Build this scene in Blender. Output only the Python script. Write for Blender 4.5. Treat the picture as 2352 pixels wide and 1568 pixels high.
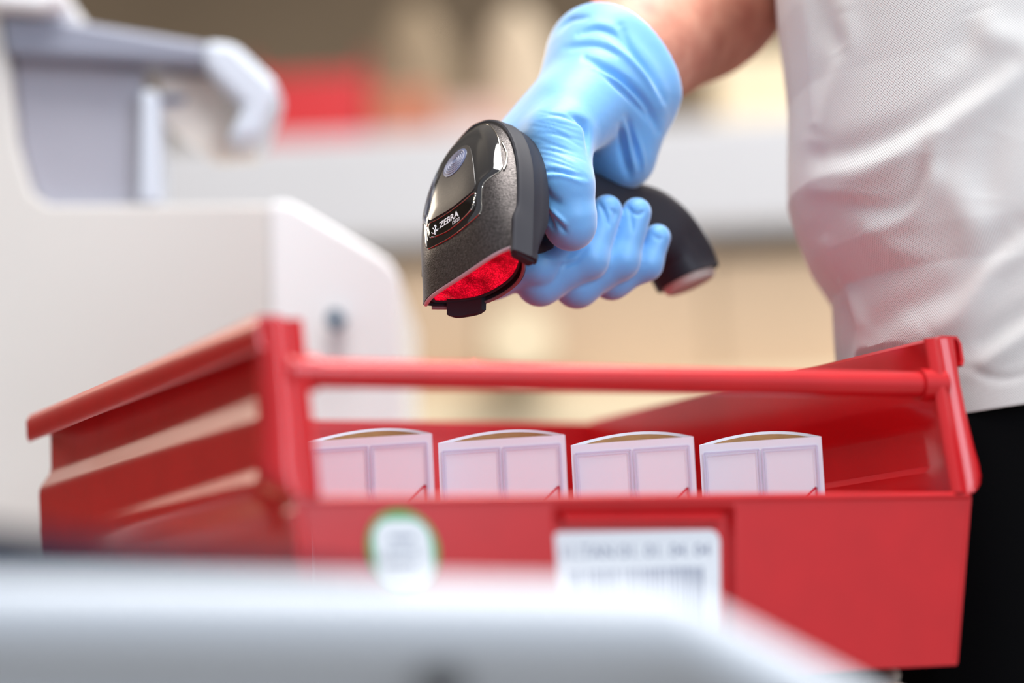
import bpy, bmesh, math, random
import numpy as np
from mathutils import Vector, Matrix

random.seed(7); np.random.seed(7)
C = bpy.context.scene.collection
for o in list(bpy.data.objects): bpy.data.objects.remove(o)

# ------------------------------------------------------------------ camera
FPX, CX, CY = 5553.0, 1176.0, 784.0            # 85 mm lens on a 36 mm wide frame of 2352 px
CAMZ = 950.0                                    # camera height, mm
PITCH, ROLL = 0.1411, 0.0452
FW = np.array([0, math.cos(PITCH), math.sin(PITCH)])
U0 = np.array([0, -math.sin(PITCH), math.cos(PITCH)])
RT = math.cos(ROLL)*np.array([1., 0, 0]) - math.sin(ROLL)*U0
UP = math.sin(ROLL)*np.array([1., 0, 0]) + math.cos(ROLL)*U0
CAM = np.array([0, 0, CAMZ])
def P(x, y, d):                                 # world point (mm) seen at pixel x, y, at depth d
    return CAM + RT*((x-CX)/FPX*d) + UP*(-(y-CY)/FPX*d) + FW*d
def pix(p):
    q = np.asarray(p)-CAM
    d = q@FW
    return CX+FPX*(q@RT)/d, CY-FPX*(q@UP)/d, d
cd = bpy.data.cameras.new('camera'); co = bpy.data.objects.new('camera', cd); C.objects.link(co)
m3 = Matrix(((RT[0], UP[0], -FW[0]), (RT[1], UP[1], -FW[1]), (RT[2], UP[2], -FW[2])))
co.matrix_world = Matrix.Translation(Vector(CAM*0.001)) @ m3.to_4x4()
cd.sensor_width = 36; cd.lens = 85; cd.clip_start = 0.02
cd.dof.use_dof = True; cd.dof.focus_distance = 1.118; cd.dof.aperture_fstop = 2.2
bpy.context.scene.camera = co

# ------------------------------------------------------------------ light
sc = bpy.context.scene
sc.view_settings.view_transform = 'Standard'; sc.view_settings.look = 'None'
sc.view_settings.exposure = 0.0; sc.view_settings.gamma = 1.0; sc.view_settings.use_curve_mapping = False
w = bpy.data.worlds.new('world'); sc.world = w; w.use_nodes = True
w.node_tree.nodes['Background'].inputs[0].default_value = (0.93, 0.95, 1.0, 1)
w.node_tree.nodes['Background'].inputs[1].default_value = 0.56
def area(name, loc, target, sx, sy, power, col):
    l = bpy.data.lights.new(name, 'AREA'); l.shape = 'RECTANGLE'; l.size = sx; l.size_y = sy
    l.energy = power; l.color = col
    o = bpy.data.objects.new(name, l); C.objects.link(o); o.location = loc
    o.rotation_euler = (Vector(target)-Vector(loc)).to_track_quat('-Z', 'Y').to_euler()
    return o
area('ceiling_lamp', (0.2, 0.95, 2.75), (0.0, 1.15, 1.0), 1.5, 0.9, 54, (1, 0.98, 0.95))
area('rear_ceiling_lamp', (0.9, 2.6, 2.75), (0.4, 2.6, 0.9), 2.6, 0.9, 40, (1, 0.95, 0.88))
area('warm_lamp', (-1.7, 2.5, 2.12), (0, 1.15, 1.1), 0.4, 0.6, 11, (1, 0.86, 0.68))
area('window_light', (1.5, -0.7, 1.9), (0.1, 1.15, 1.05), 0.7, 1.6, 34, (0.78, 0.88, 1.0))

# ------------------------------------------------------------------ helpers
def srgb(r, g, b):
    f = lambda c: c/12.92 if c <= .04045 else ((c+.055)/1.055)**2.4
    return (f(r/255), f(g/255), f(b/255), 1)
MATS = {}
def mat(name, col, rough=.5, metal=0., spec=.5, coat=0., coat_rough=.05, sheen=0., sub=0., subcol=None,
        noise=None, bump=None, emit=None, estr=0., trans=0., mix=None, ior=None):
    """noise=(scale, amount): value variation; bump=(scale, strength, distance); mix=(colour, scale, lo, hi)"""
    m = bpy.data.materials.new(name); m.use_nodes = True; nt = m.node_tree; b = nt.nodes['Principled BSDF']
    b.inputs['Base Color'].default_value = col; b.inputs['Roughness'].default_value = rough
    b.inputs['Metallic'].default_value = metal; b.inputs['Specular IOR Level'].default_value = spec
    b.inputs['Coat Weight'].default_value = coat; b.inputs['Coat Roughness'].default_value = coat_rough
    b.inputs['Sheen Weight'].default_value = sheen; b.inputs['Transmission Weight'].default_value = trans
    if ior: b.inputs['IOR'].default_value = ior
    if sub:
        b.inputs['Subsurface Weight'].default_value = sub; b.inputs['Subsurface Radius'].default_value = (1, .5, .35)
        b.inputs['Subsurface Scale'].default_value = .004
        if subcol: b.inputs['Subsurface Radius'].default_value = subcol
    tc = nt.nodes.new('ShaderNodeTexCoord')
    if noise or mix:
        n = nt.nodes.new('ShaderNodeTexNoise'); nt.links.new(tc.outputs['Object'], n.inputs['Vector'])
        n.inputs['Scale'].default_value = (mix[1] if mix else noise[0]); n.inputs['Detail'].default_value = 5
        r = nt.nodes.new('ShaderNodeValToRGB'); nt.links.new(n.outputs['Fac'], r.inputs['Fac'])
        if mix:
            r.color_ramp.elements[0].position = mix[2]; r.color_ramp.elements[1].position = mix[3]
            r.color_ramp.elements[0].color = col; r.color_ramp.elements[1].color = mix[0]
        else:
            a = noise[1]
            r.color_ramp.elements[0].position = .3; r.color_ramp.elements[1].position = .7
            r.color_ramp.elements[0].color = tuple(c*(1-a) for c in col[:3])+(1,)
            r.color_ramp.elements[1].color = tuple(min(1, c*(1+a)) for c in col[:3])+(1,)
        nt.links.new(r.outputs['Color'], b.inputs['Base Color'])
    if bump:
        n2 = nt.nodes.new('ShaderNodeTexNoise'); nt.links.new(tc.outputs['Object'], n2.inputs['Vector'])
        n2.inputs['Scale'].default_value = bump[0]; n2.inputs['Detail'].default_value = 4
        bp = nt.nodes.new('ShaderNodeBump'); bp.inputs['Strength'].default_value = bump[1]; bp.inputs['Distance'].default_value = bump[2]
        nt.links.new(n2.outputs['Fac'], bp.inputs['Height']); nt.links.new(bp.outputs['Normal'], b.inputs['Normal'])
    if emit:
        b.inputs['Emission Color'].default_value = emit; b.inputs['Emission Strength'].default_value = estr
    MATS[name] = m
    return m

def link(o, parent=None):
    C.objects.link(o)
    if parent is not None: o.parent = parent
    return o
def mesh(name, V, F, m, parent=None, smooth=True, origin=None):
    """V in mm (world, or relative to the parent's origin), F index lists; one mesh object"""
    V = np.asarray(V, dtype=float)
    if parent is not None: V = V-np.array(parent['org'])
    elif origin is not None: V = V-np.array(origin)
    me = bpy.data.meshes.new(name); me.from_pydata((V*.001).tolist(), [], [list(map(int, f)) for f in F]); me.validate()
    bm = bmesh.new(); bm.from_mesh(me); bmesh.ops.recalc_face_normals(bm, faces=bm.faces)
    if smooth and len(F) < 60000:
        for e in bm.edges:
            if len(e.link_faces) == 2 and e.calc_face_angle(0) > .62: e.smooth = False
    bm.to_mesh(me); bm.free()
    if smooth:
        me.polygons.foreach_set('use_smooth', [True]*len(me.polygons))
    o = bpy.data.objects.new(name, me); me.materials.append(m)
    if origin is not None and parent is None: o.location = Vector(np.array(origin)*.001)
    if parent is not None and parent.get('_lvl', 0) >= 1: pass
    link(o, parent); o['org'] = [0., 0., 0.] if (parent is None and origin is None) else list(map(float, parent['org'] if parent is not None else origin))
    return o
def bevel(o, wd, seg=2, ang=35):
    b = o.modifiers.new('bevel', 'BEVEL'); b.width = wd*.001; b.segments = seg; b.limit_method = 'ANGLE'; b.angle_limit = math.radians(ang)
    return o
def thing(name, org, label, cat, group=None):
    o = bpy.data.objects.new(name, None); o.empty_display_size = .02; C.objects.link(o)
    o.location = Vector(np.array(org)*.001); o['org'] = list(map(float, org)); o['label'] = label; o['category'] = cat
    if group: o['group'] = group
    return o
def tag(o, label, cat, group=None):
    o['label'] = label; o['category'] = cat
    if group: o['group'] = group
    return o
def grid(nu, nv, closed_u=False):
    F = []
    for j in range(nv-1):
        for i in range(nu if closed_u else nu-1):
            a = j*nu+i; b = j*nu+(i+1) % nu; F.append((a, b, b+nu, a+nu))
    return F
def box(c, s, rot=0.):
    c = np.array(c, float); s = np.array(s, float)/2; V = []
    for z in (-1, 1):
        for x, y in ((-1, -1), (1, -1), (1, 1), (-1, 1)):
            X, Y = x*s[0], y*s[1]
            V.append(c+[X*math.cos(rot)-Y*math.sin(rot), X*math.sin(rot)+Y*math.cos(rot), z*s[2]])
    return np.array(V), [(3, 2, 1, 0), (4, 5, 6, 7), (0, 1, 5, 4), (1, 2, 6, 5), (2, 3, 7, 6), (3, 0, 4, 7)]
def join(*parts):
    V = []; F = []; n = 0
    for v, f in parts:
        V += list(np.asarray(v, float)); F += [tuple(i+n for i in q) for q in f]; n = len(V)
    return np.array(V), F
def tube(path, rad, n=20, cap=True, up=(0, 0, 1)):
    path = np.asarray(path, float); k = len(path); rad = np.broadcast_to(rad, (k,))
    V = []
    for i in range(k):
        t = path[min(i+1, k-1)]-path[max(i-1, 0)]; t = t/np.linalg.norm(t)
        a = np.cross(t, up); a = a/np.linalg.norm(a); b = np.cross(t, a)
        for j in range(n):
            q = 2*math.pi*j/n; V.append(path[i]+rad[i]*(a*math.cos(q)+b*math.sin(q)))
    F = grid(n, k, True)
    if cap: F += [tuple(range(n))[::-1], tuple(range((k-1)*n, k*n))]
    return np.array(V), F
def prism(poly, d):                              # planar 3D polygon pushed along vector d
    A = np.asarray(poly, float); n = len(A); V = np.concatenate([A, A+np.asarray(d, float)])
    return V, [tuple(range(n))[::-1], tuple(range(n, 2*n))]+[(i, (i+1) % n, n+(i+1) % n, n+i) for i in range(n)]
def smin(a, b, k):
    h = np.clip(.5+.5*(b-a)/k, 0, 1); return b*(1-h)+a*h-k*h*(1-h)
def smoothstep(x, a, b):
    t = np.clip((x-a)/(b-a), 0, 1); return t*t*(3-2*t)
def surface_nets(S, o, h):
    ins = S < 0
    nx, ny, nz = S.shape
    cor = [(i, j, k) for i in (0, 1) for j in (0, 1) for k in (0, 1)]
    sl = lambda A, c: A[c[0]:nx-1+c[0], c[1]:ny-1+c[1], c[2]:nz-1+c[2]]
    cnt = sum(sl(ins, c).astype(np.int8) for c in cor)
    act = (cnt > 0) & (cnt < 8)
    idx = -np.ones(act.shape, int); I = np.argwhere(act); idx[act] = np.arange(len(I))
    acc = np.zeros((len(I), 3)); num = np.zeros(len(I))
    for a in cor:
        for ax in range(3):
            if a[ax] == 1: continue
            b = list(a); b[ax] = 1
            va = S[I[:, 0]+a[0], I[:, 1]+a[1], I[:, 2]+a[2]]; vb = S[I[:, 0]+b[0], I[:, 1]+b[1], I[:, 2]+b[2]]
            cr = (va < 0) != (vb < 0)
            t = np.where(cr, va/np.where(cr, va-vb, 1), 0)
            p = np.tile(np.array(a, float), (len(I), 1)); p[:, ax] += t
            acc[cr] += p[cr]; num[cr] += 1
    V = o+h*(I+acc/num[:, None])
    F = []
    for ax in range(3):
        u, v = (ax+1) % 3, (ax+2) % 3
        lo = [slice(None)]*3; hi = [slice(None)]*3; lo[ax] = slice(0, -1); hi[ax] = slice(1, None)
        e = np.argwhere(ins[tuple(lo)] != ins[tuple(hi)])
        ok = (e[:, u] > 0) & (e[:, v] > 0) & (e[:, u] < S.shape[u]-1) & (e[:, v] < S.shape[v]-1)
        e = e[ok]; fl = ins[tuple(e.T)]
        q = []
        for du, dv in ((0, 0), (1, 0), (1, 1), (0, 1)):
            c = e.copy(); c[:, u] -= du; c[:, v] -= dv; q.append(idx[tuple(c.T)])
        q = np.stack(q, 1); q[~fl] = q[~fl][:, ::-1]; F.append(q)
    F = np.concatenate(F)
    return V, F[(F >= 0).all(1)]
def laplace(V, F, it, lam=.5):
    E = np.concatenate([F[:, [0, 1]], F[:, [1, 2]], F[:, [2, 3]], F[:, [3, 0]]]); E = np.concatenate([E, E[:, ::-1]])
    deg = np.bincount(E[:, 0], minlength=len(V))[:, None].clip(1)
    for _ in range(it):
        s = np.stack([np.bincount(E[:, 0], weights=V[E[:, 1], k], minlength=len(V)) for k in range(3)], 1)
        V = V+lam*(s/deg-V)
    return V
def vnormals(V, F):
    n = np.cross(V[F[:, 2]]-V[F[:, 0]], V[F[:, 3]]-V[F[:, 1]])
    N = np.zeros_like(V)
    for k in range(4): np.add.at(N, F[:, k], n)
    return N/np.linalg.norm(N, axis=1)[:, None].clip(1e-9)
def capsule(X, a, b, ra, rb):
    a = np.asarray(a, float); b = np.asarray(b, float); d = b-a; L = d@d
    px_, py_, pz_ = X[0]-a[0], X[1]-a[1], X[2]-a[2]
    t = np.clip((px_*d[0]+py_*d[1]+pz_*d[2])/L, 0, 1)
    return np.sqrt((px_-t*d[0])**2+(py_-t*d[1])**2+(pz_-t*d[2])**2)-(ra+(rb-ra)*t)
def smooth_path(pts, n):
    pts = np.asarray(pts, float); k = len(pts); out = []
    for s in np.linspace(0, k-1, n):
        i = min(int(s), k-2); t = s-i
        p0, p1, p2, p3 = pts[max(i-1, 0)], pts[i], pts[i+1], pts[min(i+2, k-1)]
        out.append(.5*((2*p1)+(p2-p0)*t+(2*p0-5*p1+4*p2-p3)*t*t+(3*p1-p0-3*p2+p3)*t**3))
    return np.array(out)

# ------------------------------------------------------------------ materials
M_red = mat('red_lacquer', srgb(196, 20, 28), .32, noise=(40, .05), bump=(900, .05, .0004), coat=.2, coat_rough=.18)
M_card = mat('white_card', srgb(232, 238, 250), .55, bump=(600, .05, .0002))
M_inside = mat('brown_inside', srgb(168, 128, 84), .8, noise=(120, .12))  # brown tone for the inside of the sleeves
M_blueprint = mat('pale_blue_ink', srgb(204, 207, 232), .6)
M_crimson = mat('crimson_ink', srgb(190, 20, 62), .5)
M_glove = mat('blue_nitrile', srgb(106, 178, 238), .48, spec=.65, sheen=.7, bump=(260, .12, .0012), sub=.25, subcol=(.3, .6, 1.))
M_skin = mat('skin', srgb(214, 152, 128), .5, mix=(srgb(188, 118, 98), 60, .35, .75), bump=(500, .25, .0006), sub=.25)
M_shellgrey = mat('sparkling_charcoal', srgb(84, 79, 78), .34, metal=.7, noise=(900, .45), bump=(1500, .35, .0004))
M_rubber = mat('black_rubber', srgb(38, 38, 46), .58, spec=.32, bump=(1200, .1, .0002))
M_gloss = mat('glossy_black_cover', srgb(26, 26, 30), .06, coat=1., coat_rough=.02)
M_satin = mat('satin_charcoal', srgb(84, 80, 78), .3, metal=.5, noise=(900, .1), coat=.6, coat_rough=.05)
M_blackglass = mat('black_logo_glass', srgb(7, 7, 10), .04, coat=1.)
M_chrome = mat('chrome_edge', srgb(190, 186, 178), .12, metal=1.)
M_white_ink = mat('white_ink', srgb(228, 230, 236), .5)
M_led = mat('clear_lens', srgb(112, 120, 152), .25, coat=.5)
M_plastic = mat('white_machine_plastic', srgb(213, 210, 206), .45, noise=(6, .02))
M_plastic2 = mat('bright_white_plastic', srgb(246, 247, 249), .4, noise=(6, .01))
M_panelgrey = mat('grey_machine_panel', srgb(170, 170, 182), .35, noise=(5, .06))
M_darkbeam = mat('dark_grey_beam', srgb(142, 146, 162), .4, noise=(5, .05))
M_bluewhite = mat('blue_white_plastic', srgb(206, 214, 226), .4, noise=(5, .03))
M_navy = mat('navy_plastic', srgb(18, 30, 50), .6, spec=.2, noise=(8, .05))
M_grey = mat('grey_shelf_enamel', srgb(192, 192, 196), .55, noise=(2, .05))
M_board = mat('cardboard', srgb(190, 166, 140), .8, noise=(4, .07))
M_board2 = mat('darker_cardboard', srgb(150, 124, 96), .8, noise=(4, .1))
M_cream = mat('cream_paper', srgb(226, 208, 176), .8, noise=(6, .05))
M_wall = mat('brown_wall', srgb(158, 138, 114), .8, noise=(1.5, .15))
M_floor = mat('floor_vinyl', srgb(150, 146, 140), .5, noise=(3, .06))
M_ceil = mat('ceiling_paint', srgb(225, 224, 220), .8, noise=(3, .02))
M_trouser = mat('black_cotton', srgb(6, 6, 8), .95, spec=.1, bump=(900, .2, .0005))
M_shoe = mat('black_leather', srgb(20, 20, 22), .4, noise=(30, .2))
M_green = mat('green_ink', srgb(30, 168, 84), .5)
M_label = mat('white_label', srgb(232, 236, 242), .45, noise=(20, .01))
M_ink = mat('grey_blue_ink', srgb(120, 128, 156), .6)
M_foot = mat('light_grey_plastic', srgb(196, 190, 182), .4, noise=(20, .03))
M_beige = mat('beige_laminate', srgb(214, 186, 150), .5, noise=(8, .05))

def window_material():
    m = bpy.data.materials.new('red_lit_window'); m.use_nodes = True; nt = m.node_tree; b = nt.nodes['Principled BSDF']
    b.inputs['Base Color'].default_value = srgb(120, 0, 16); b.inputs['Roughness'].default_value = .15
    tc = nt.nodes.new('ShaderNodeTexCoord')
    n = nt.nodes.new('ShaderNodeTexNoise'); n.inputs['Scale'].default_value = 70; n.inputs['Detail'].default_value = 3
    v = nt.nodes.new('ShaderNodeTexNoise'); v.inputs['Scale'].default_value = 1500; v.inputs['Detail'].default_value = 2
    for q in (n, v): nt.links.new(tc.outputs['Object'], q.inputs['Vector'])
    r1 = nt.nodes.new('ShaderNodeMapRange'); r1.inputs['From Min'].default_value = .3; r1.inputs['From Max'].default_value = .72
    r1.inputs['To Min'].default_value = .1; r1.inputs['To Max'].default_value = 1.05
    nt.links.new(n.outputs['Fac'], r1.inputs['Value'])
    r2 = nt.nodes.new('ShaderNodeMapRange'); r2.inputs['From Min'].default_value = .45; r2.inputs['From Max'].default_value = .75
    r2.inputs['To Min'].default_value = .7; r2.inputs['To Max'].default_value = 2.6
    nt.links.new(v.outputs['Fac'], r2.inputs['Value'])
    mu = nt.nodes.new('ShaderNodeMath'); mu.operation = 'MULTIPLY'
    nt.links.new(r1.outputs[0], mu.inputs[0]); nt.links.new(r2.outputs[0], mu.inputs[1])
    b.inputs['Emission Color'].default_value = (1, .004, .03, 1)
    nt.links.new(mu.outputs[0], b.inputs['Emission Strength'])
    return m
M_window = window_material()

def knit_material():
    """white pique knit: a fine lattice of holes in the shirt's own UV space"""
    m = bpy.data.materials.new('white_pique_knit'); m.use_nodes = True; nt = m.node_tree; b = nt.nodes['Principled BSDF']
    b.inputs['Roughness'].default_value = .85; b.inputs['Sheen Weight'].default_value = .2
    uv = nt.nodes.new('ShaderNodeUVMap'); uv.uv_map = 'weave'
    sp = nt.nodes.new('ShaderNodeSeparateXYZ'); nt.links.new(uv.outputs['UV'], sp.inputs[0])
    def sine(sock_a, sock_b, op):
        a = nt.nodes.new('ShaderNodeMath'); a.operation = op
        nt.links.new(sock_a, a.inputs[0]); nt.links.new(sock_b, a.inputs[1])
        s = nt.nodes.new('ShaderNodeMath'); s.operation = 'MULTIPLY'; s.inputs[1].default_value = 2*math.pi/1.35
        nt.links.new(a.outputs[0], s.inputs[0])
        c = nt.nodes.new('ShaderNodeMath'); c.operation = 'SINE'; nt.links.new(s.outputs[0], c.inputs[0]); return c.outputs[0]
    s1 = sine(sp.outputs[0], sp.outputs[1], 'ADD'); s2 = sine(sp.outputs[0], sp.outputs[1], 'SUBTRACT')
    mu = nt.nodes.new('ShaderNodeMath'); mu.operation = 'ADD'; nt.links.new(s1, mu.inputs[0]); nt.links.new(s2, mu.inputs[1])
    r = nt.nodes.new('ShaderNodeMapRange'); nt.links.new(mu.outputs[0], r.inputs['Value'])
    r.inputs['From Min'].default_value = -2; r.inputs['From Max'].default_value = .2
    mx = nt.nodes.new('ShaderNodeMix'); mx.data_type = 'RGBA'
    mx.inputs['A'].default_value = srgb(192, 189, 188); mx.inputs['B'].default_value = srgb(230, 228, 226)
    nt.links.new(r.outputs[0], mx.inputs['Factor']); nt.links.new(mx.outputs['Result'], b.inputs['Base Color'])
    bp = nt.nodes.new('ShaderNodeBump'); bp.inputs['Strength'].default_value = .5; bp.inputs['Distance'].default_value = .0004
    nt.links.new(r.outputs[0], bp.inputs['Height']); nt.links.new(bp.outputs['Normal'], b.inputs['Normal'])
    return m
M_knit = knit_material()

# ------------------------------------------------------------------ structure
def struct(name, V, F, m):
    o = mesh(name, V, F, m, smooth=False); o['kind'] = 'structure'; return o
struct('floor', *box((0, 2000, -25), (7000, 7000, 50)), M_floor)
struct('ceiling', *box((0, 3000, 2850), (7000, 4400, 60)), M_ceil)
struct('added_wall_left', *box((-2700, 3000, 1400), (80, 4400, 2900)), mat('umber_wall', srgb(112, 96, 78), .8, noise=(1.5, .15)))  # unseen dark wall, added to darken reflections and ambient from the left
struct('wall_back', *box((0, 5200, 1400), (7000, 80, 2900)), M_wall)

# ------------------------------------------------------------------ red storage bin
BS = .975
TH = .473; bu = np.array([math.cos(TH), math.sin(TH), 0]); bv = np.array([-math.sin(TH), math.cos(TH), 0]); bk = np.array([0, 0, 1.])
BO = np.array([-85, 930.4, 74.9])*BS+CAM*[0, 0, 1]
BW, BL, HR, HB = 320.8*BS, 342.8*BS, 71.9*BS, 74.8*BS
def B(a, b, c): return BO+a*bu+b*bv+c*bk
bin_ = thing('storage_bin', B(BW/2, BL/2, -HB), 'red sheet-metal storage bin with a carrying bar holding four white sleeves', 'storage bin')

PROF = [(7.6, 60), (8.6, 62), (8.8, 70), (8, 72), (0, 72), (-1.5, 71), (-2, 68), (-2, 58), (-2, 46), (-1.2, 43), (3.2, 37), (4.2, 34.5), (4.4, 32), (4, 16), (4.2, 13.5),
        (6.6, 10), (7, 8), (6.8, 5), (6.0, 2.5), (3.4, -2.5), (2.6, -5), (1.5, -12), (0, -28), (-5, -52), (-10, -74)]
def vfront(h): return 12*max(h, 0)/72+3*max(-h, 0)/75
def side_wall(sgn):
    vs = np.concatenate([[0, 3, 7, 11, 15, 20, 25, 30, 36], np.linspace(45, BL-14, 14), [BL-8, BL-3, BL]])
    path = np.array(PROF)
    d = np.gradient(path, axis=0); nrm = np.stack([d[:, 1], -d[:, 0]], 1); nrm /= np.linalg.norm(nrm, axis=1)[:, None]
    rows = []
    for side in (0, 1):
        R = []
        for k, (o, h) in enumerate(path):
            line = []
            for v in vs:
                g = float(smoothstep(v, 9, 30))
                ribg = g*(1-float(smoothstep(v, BL-90, BL-40))) if -6 < h < 14 else g
                flat = 1.2
                oo, hh = o, h
                if -6 < h < 13.6:                 # the lower rib runs out towards the back
                    bs = 2.6+1.6*(h+5)/18.5; o = bs+(o-bs)*(1-float(smoothstep(v, BL-190, BL-15)))
                if k >= 6 and k < 20: oo = flat+(o-flat)*g
                if sgn > 0 and h < 14: oo = min(oo, 1.-.157*max(-h, 0))
                if side:
                    oo -= nrm[k, 0]*1.5*(-1 if k < 0 else 1)*-1 if False else 0
                    # sheet thickness: move to the inside
                    q = np.array([oo, hh])+nrm[k]*1.5
                    oo, hh = q
                vv = vfront(h)+v*(BL-vfront(h))/BL
                a = -oo if sgn < 0 else BW+oo
                line.append(B(a, vv, hh*HR/72 if hh > 0 else hh*HB/75))
            R.append(line)
        rows.append(R)
    nv, nk = len(vs), len(path)
    V = np.array(rows).reshape(-1, 3); n = nv*nk
    g = grid(nv, nk); F = [tuple(q) for q in g]+[tuple(i+n for i in q)[::-1] for q in g]
    for k in range(nk-1):
        a, b = k*nv, (k+1)*nv; F.append((a, b, b+n, a+n)); a, b = k*nv+nv-1, (k+1)*nv+nv-1; F.append((b, a, a+n, b+n))
    for j in range(nv-1):
        F.append((j+1, j, j+n, j+1+n)); a = (nk-1)*nv+j; F.append((a, a+1, a+1+n, a+n))
    # rolled flange round the front edge
    outs = [-9, -8, -6, -4, -2.5, -1, .5, 2.5, 4.5, 6.2, 7.8, 8.8]; off = [0, -1.4, -2.4, -1.6, -.5, -.3, -1.0, -1.6, -1.0, .8, 3.6, 8.5]
    hs = [72, 66, 52, 36, 22, 14, 9, 5, 2.5, .8]; lim = [8.8, 8.8, 8.9, 9.4, 10.8, 12.2, 12.2, 10.6, 7.4, 3]
    V2 = []
    for back in (0, 1):
        for h, li in zip(hs, lim):
            for o_, f_ in zip(outs, off):
                o2 = min(o_*(li/8.8) if o_ > 0 else o_, li)
                a = -o2 if sgn < 0 else BW+o2
                V2.append(B(a, vfront(h)+(f_*(1-.85*float(smoothstep(h, 52, 70))) if o_ > 5 else f_)+back*1.6, h*HR/72))
    no, nh = len(outs), len(hs); n2 = no*nh; g = grid(no, nh); F2 = [tuple(q) for q in g]+[tuple(i+n2 for i in q)[::-1] for q in g]
    for j in range(nh-1):
        for e in (0, no-1): F2.append((j*no+e, (j+1)*no+e, (j+1)*no+e+n2, j*no+e+n2))
    for i in range(no-1):
        for e in (0, (nh-1)*no): F2.append((e+i, e+i+1, e+i+1+n2, e+i+n2))
    VV, FF = join((V, F), (np.array(V2), F2))
    return mesh('side_wall', VV, FF, M_red, bin_)
side_wall(-1); side_wall(1)

def plane_hit(x, y, o, n):                       # where the line of sight through a pixel meets a plane
    d = P(x, y, 1000)-CAM; return CAM+d*((o-CAM)@n/(d@n))
fn = -bv*math.cos(.04)-bk*math.sin(.04)
def front_uv(x, y):
    q = plane_hit(x, y, BO, bv)-BO; return q@bu, q@bk
# front wall with a recessed label pocket
p0 = front_uv(1268, 1160); p1 = front_uv(1692, 1162)
pa, pb = p0[0], p1[0]; pt = (p0[1]+p1[1])/2; pbm = -HB+8
def fv(a, b, c):                                 # front-wall point: c below the lip leans inwards and tapers
    t = -c/HB; aa = 12*t+(BW-24*t)*(a/BW); return B(aa, b+3*t, c)
def front_wall():
    xs = [0, 4, pa, pa+2.2, pb-2.2, pb, BW-4, BW]; zs = [0, -1.2, pt, pt-3.6, pbm+3, pbm, -HB+1, -HB]
    V = []
    for back in (0, 1):
        for z in zs:
            for i, x in enumerate(xs):
                ins = (xs[3] <= x <= xs[4]) and (zs[4] <= z <= zs[3])
                V.append(fv(x, (4.2 if ins else 0)+back*1.6-(.0 if z < -.5 else -.6), z))
    n = 64; g = grid(8, 8); F = [tuple(q) for q in g]+[tuple(i+n for i in q)[::-1] for q in g]
    for i in range(7):
        for e in (0, 56): F.append((e+i, e+i+1, e+i+1+n, e+i+n))
        for e in (0, 7): F.append((i*8+e, i*8+8+e, i*8+8+e+n, i*8+e+n))
    # rolled lip on top
    V3, F3 = tube([fv(0, 1.2, -.6), fv(BW/2, 1.2, -.6), fv(BW, 1.2, -.6)], 1.9, 12)
    VV, FF = join((np.array(V), F), (V3, F3))
    return bevel(mesh('front_wall', VV, FF, M_red, bin_, smooth=False), .8, 2)
front_wall()
def back_wall():
    V = []; hs = [HR, HR-9, HR-10, 0, -HB]; 
    Va, Fa = prism([B(2, BL, HR-6), B(BW-2, BL, HR-6), B(BW-12, BL-4, -HB), B(12, BL-4, -HB)], bv*-1.6)
    Vb, Fb = box((0, 0, 0), (1, 1, 1)); rail = []
    P8 = [B(a, b, c) for c in (HR-8, HR) for a, b in ((-7, BL-2), (BW+7, BL-2), (BW+7, BL+7), (-7, BL+7))]
    return bevel(mesh('back_wall', *join((Va, Fa), (np.array(P8), Fb)), M_red, bin_, smooth=False), 1.2, 2)
back_wall()
mesh('bin_floor', *prism([B(11, 3, -HB), B(BW-11, 3, -HB), B(BW-11, BL-4, -HB), B(11, BL-4, -HB)], bk*2), M_red, bin_, smooth=False)
Vr = [tube([B(a, 30, -HB-3), B(a, BL-30, -HB-3)], 3.2, 10) for a in (40, BW-24)]
mesh('foot_rail', *join(*Vr), M_foot, bin_)['label'] = 'grey plastic runners under the red bin'
bar = mesh('carry_bar', *tube([B(1.5, 13, 49.5), B(BW/2, 13, 49.5), B(BW-1.5, 13, 49.5)], 5.7, 28), M_red, bin_)
for a0, a1 in ((1.5, 14), (BW-14, BW-1.5)):
    mesh('collar', *tube([B(a0, 13, 49.5), B(a1, 13, 49.5)], 7.2, 24), M_red, bar)

V = [fv(a, b, c) for a in (pa+5, pb-6) for b, c in ((3.6, pt-1.2), (.2, pt-5.6), (.4, pt-6.6), (4.2, pt-7.2), (4.6, pt-1.4))]
bevel(mesh('label_rail', V, [(0, 1, 6, 5), (1, 2, 7, 6), (2, 3, 8, 7), (3, 4, 9, 8), (4, 0, 5, 9), (4, 3, 2, 1, 0), (5, 6, 7, 8, 9)], M_red, bin_, smooth=False), .4, 2)
# label in the pocket
def quad_patch(name, pts, thick, nrm, m, parent, smooth=False):
    return mesh(name, *prism(pts, np.array(nrm)*thick), m, parent, smooth)
def rrect(x0, x1, z0, z1, r, n=6):
    out = []
    for cx_, cz_, a0 in ((x1-r, z1-r, 0), (x0+r, z1-r, 90), (x0+r, z0+r, 180), (x1-r, z0+r, 270)):
        for i in range(n+1):
            a = math.radians(a0+90*i/n); out.append((cx_+r*math.cos(a), cz_+r*math.sin(a)))
    return out
q0 = front_uv(1268, 1220); q1 = front_uv(1670, 1222)
la, lb, lt, lbm = q0[0]+.5, q1[0]-.5, q0[1], pbm+4
lab = mesh('barcode_label', *prism([fv(a, 3.9, c) for a, c in rrect(la, lb, lbm, lt, 5)], -bv*.6), M_label, bin_, smooth=False)
lab['label'] = 'white rounded label with a row of digits and a barcode'
bars = []; x = la+7; rr = random.Random(3)
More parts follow.
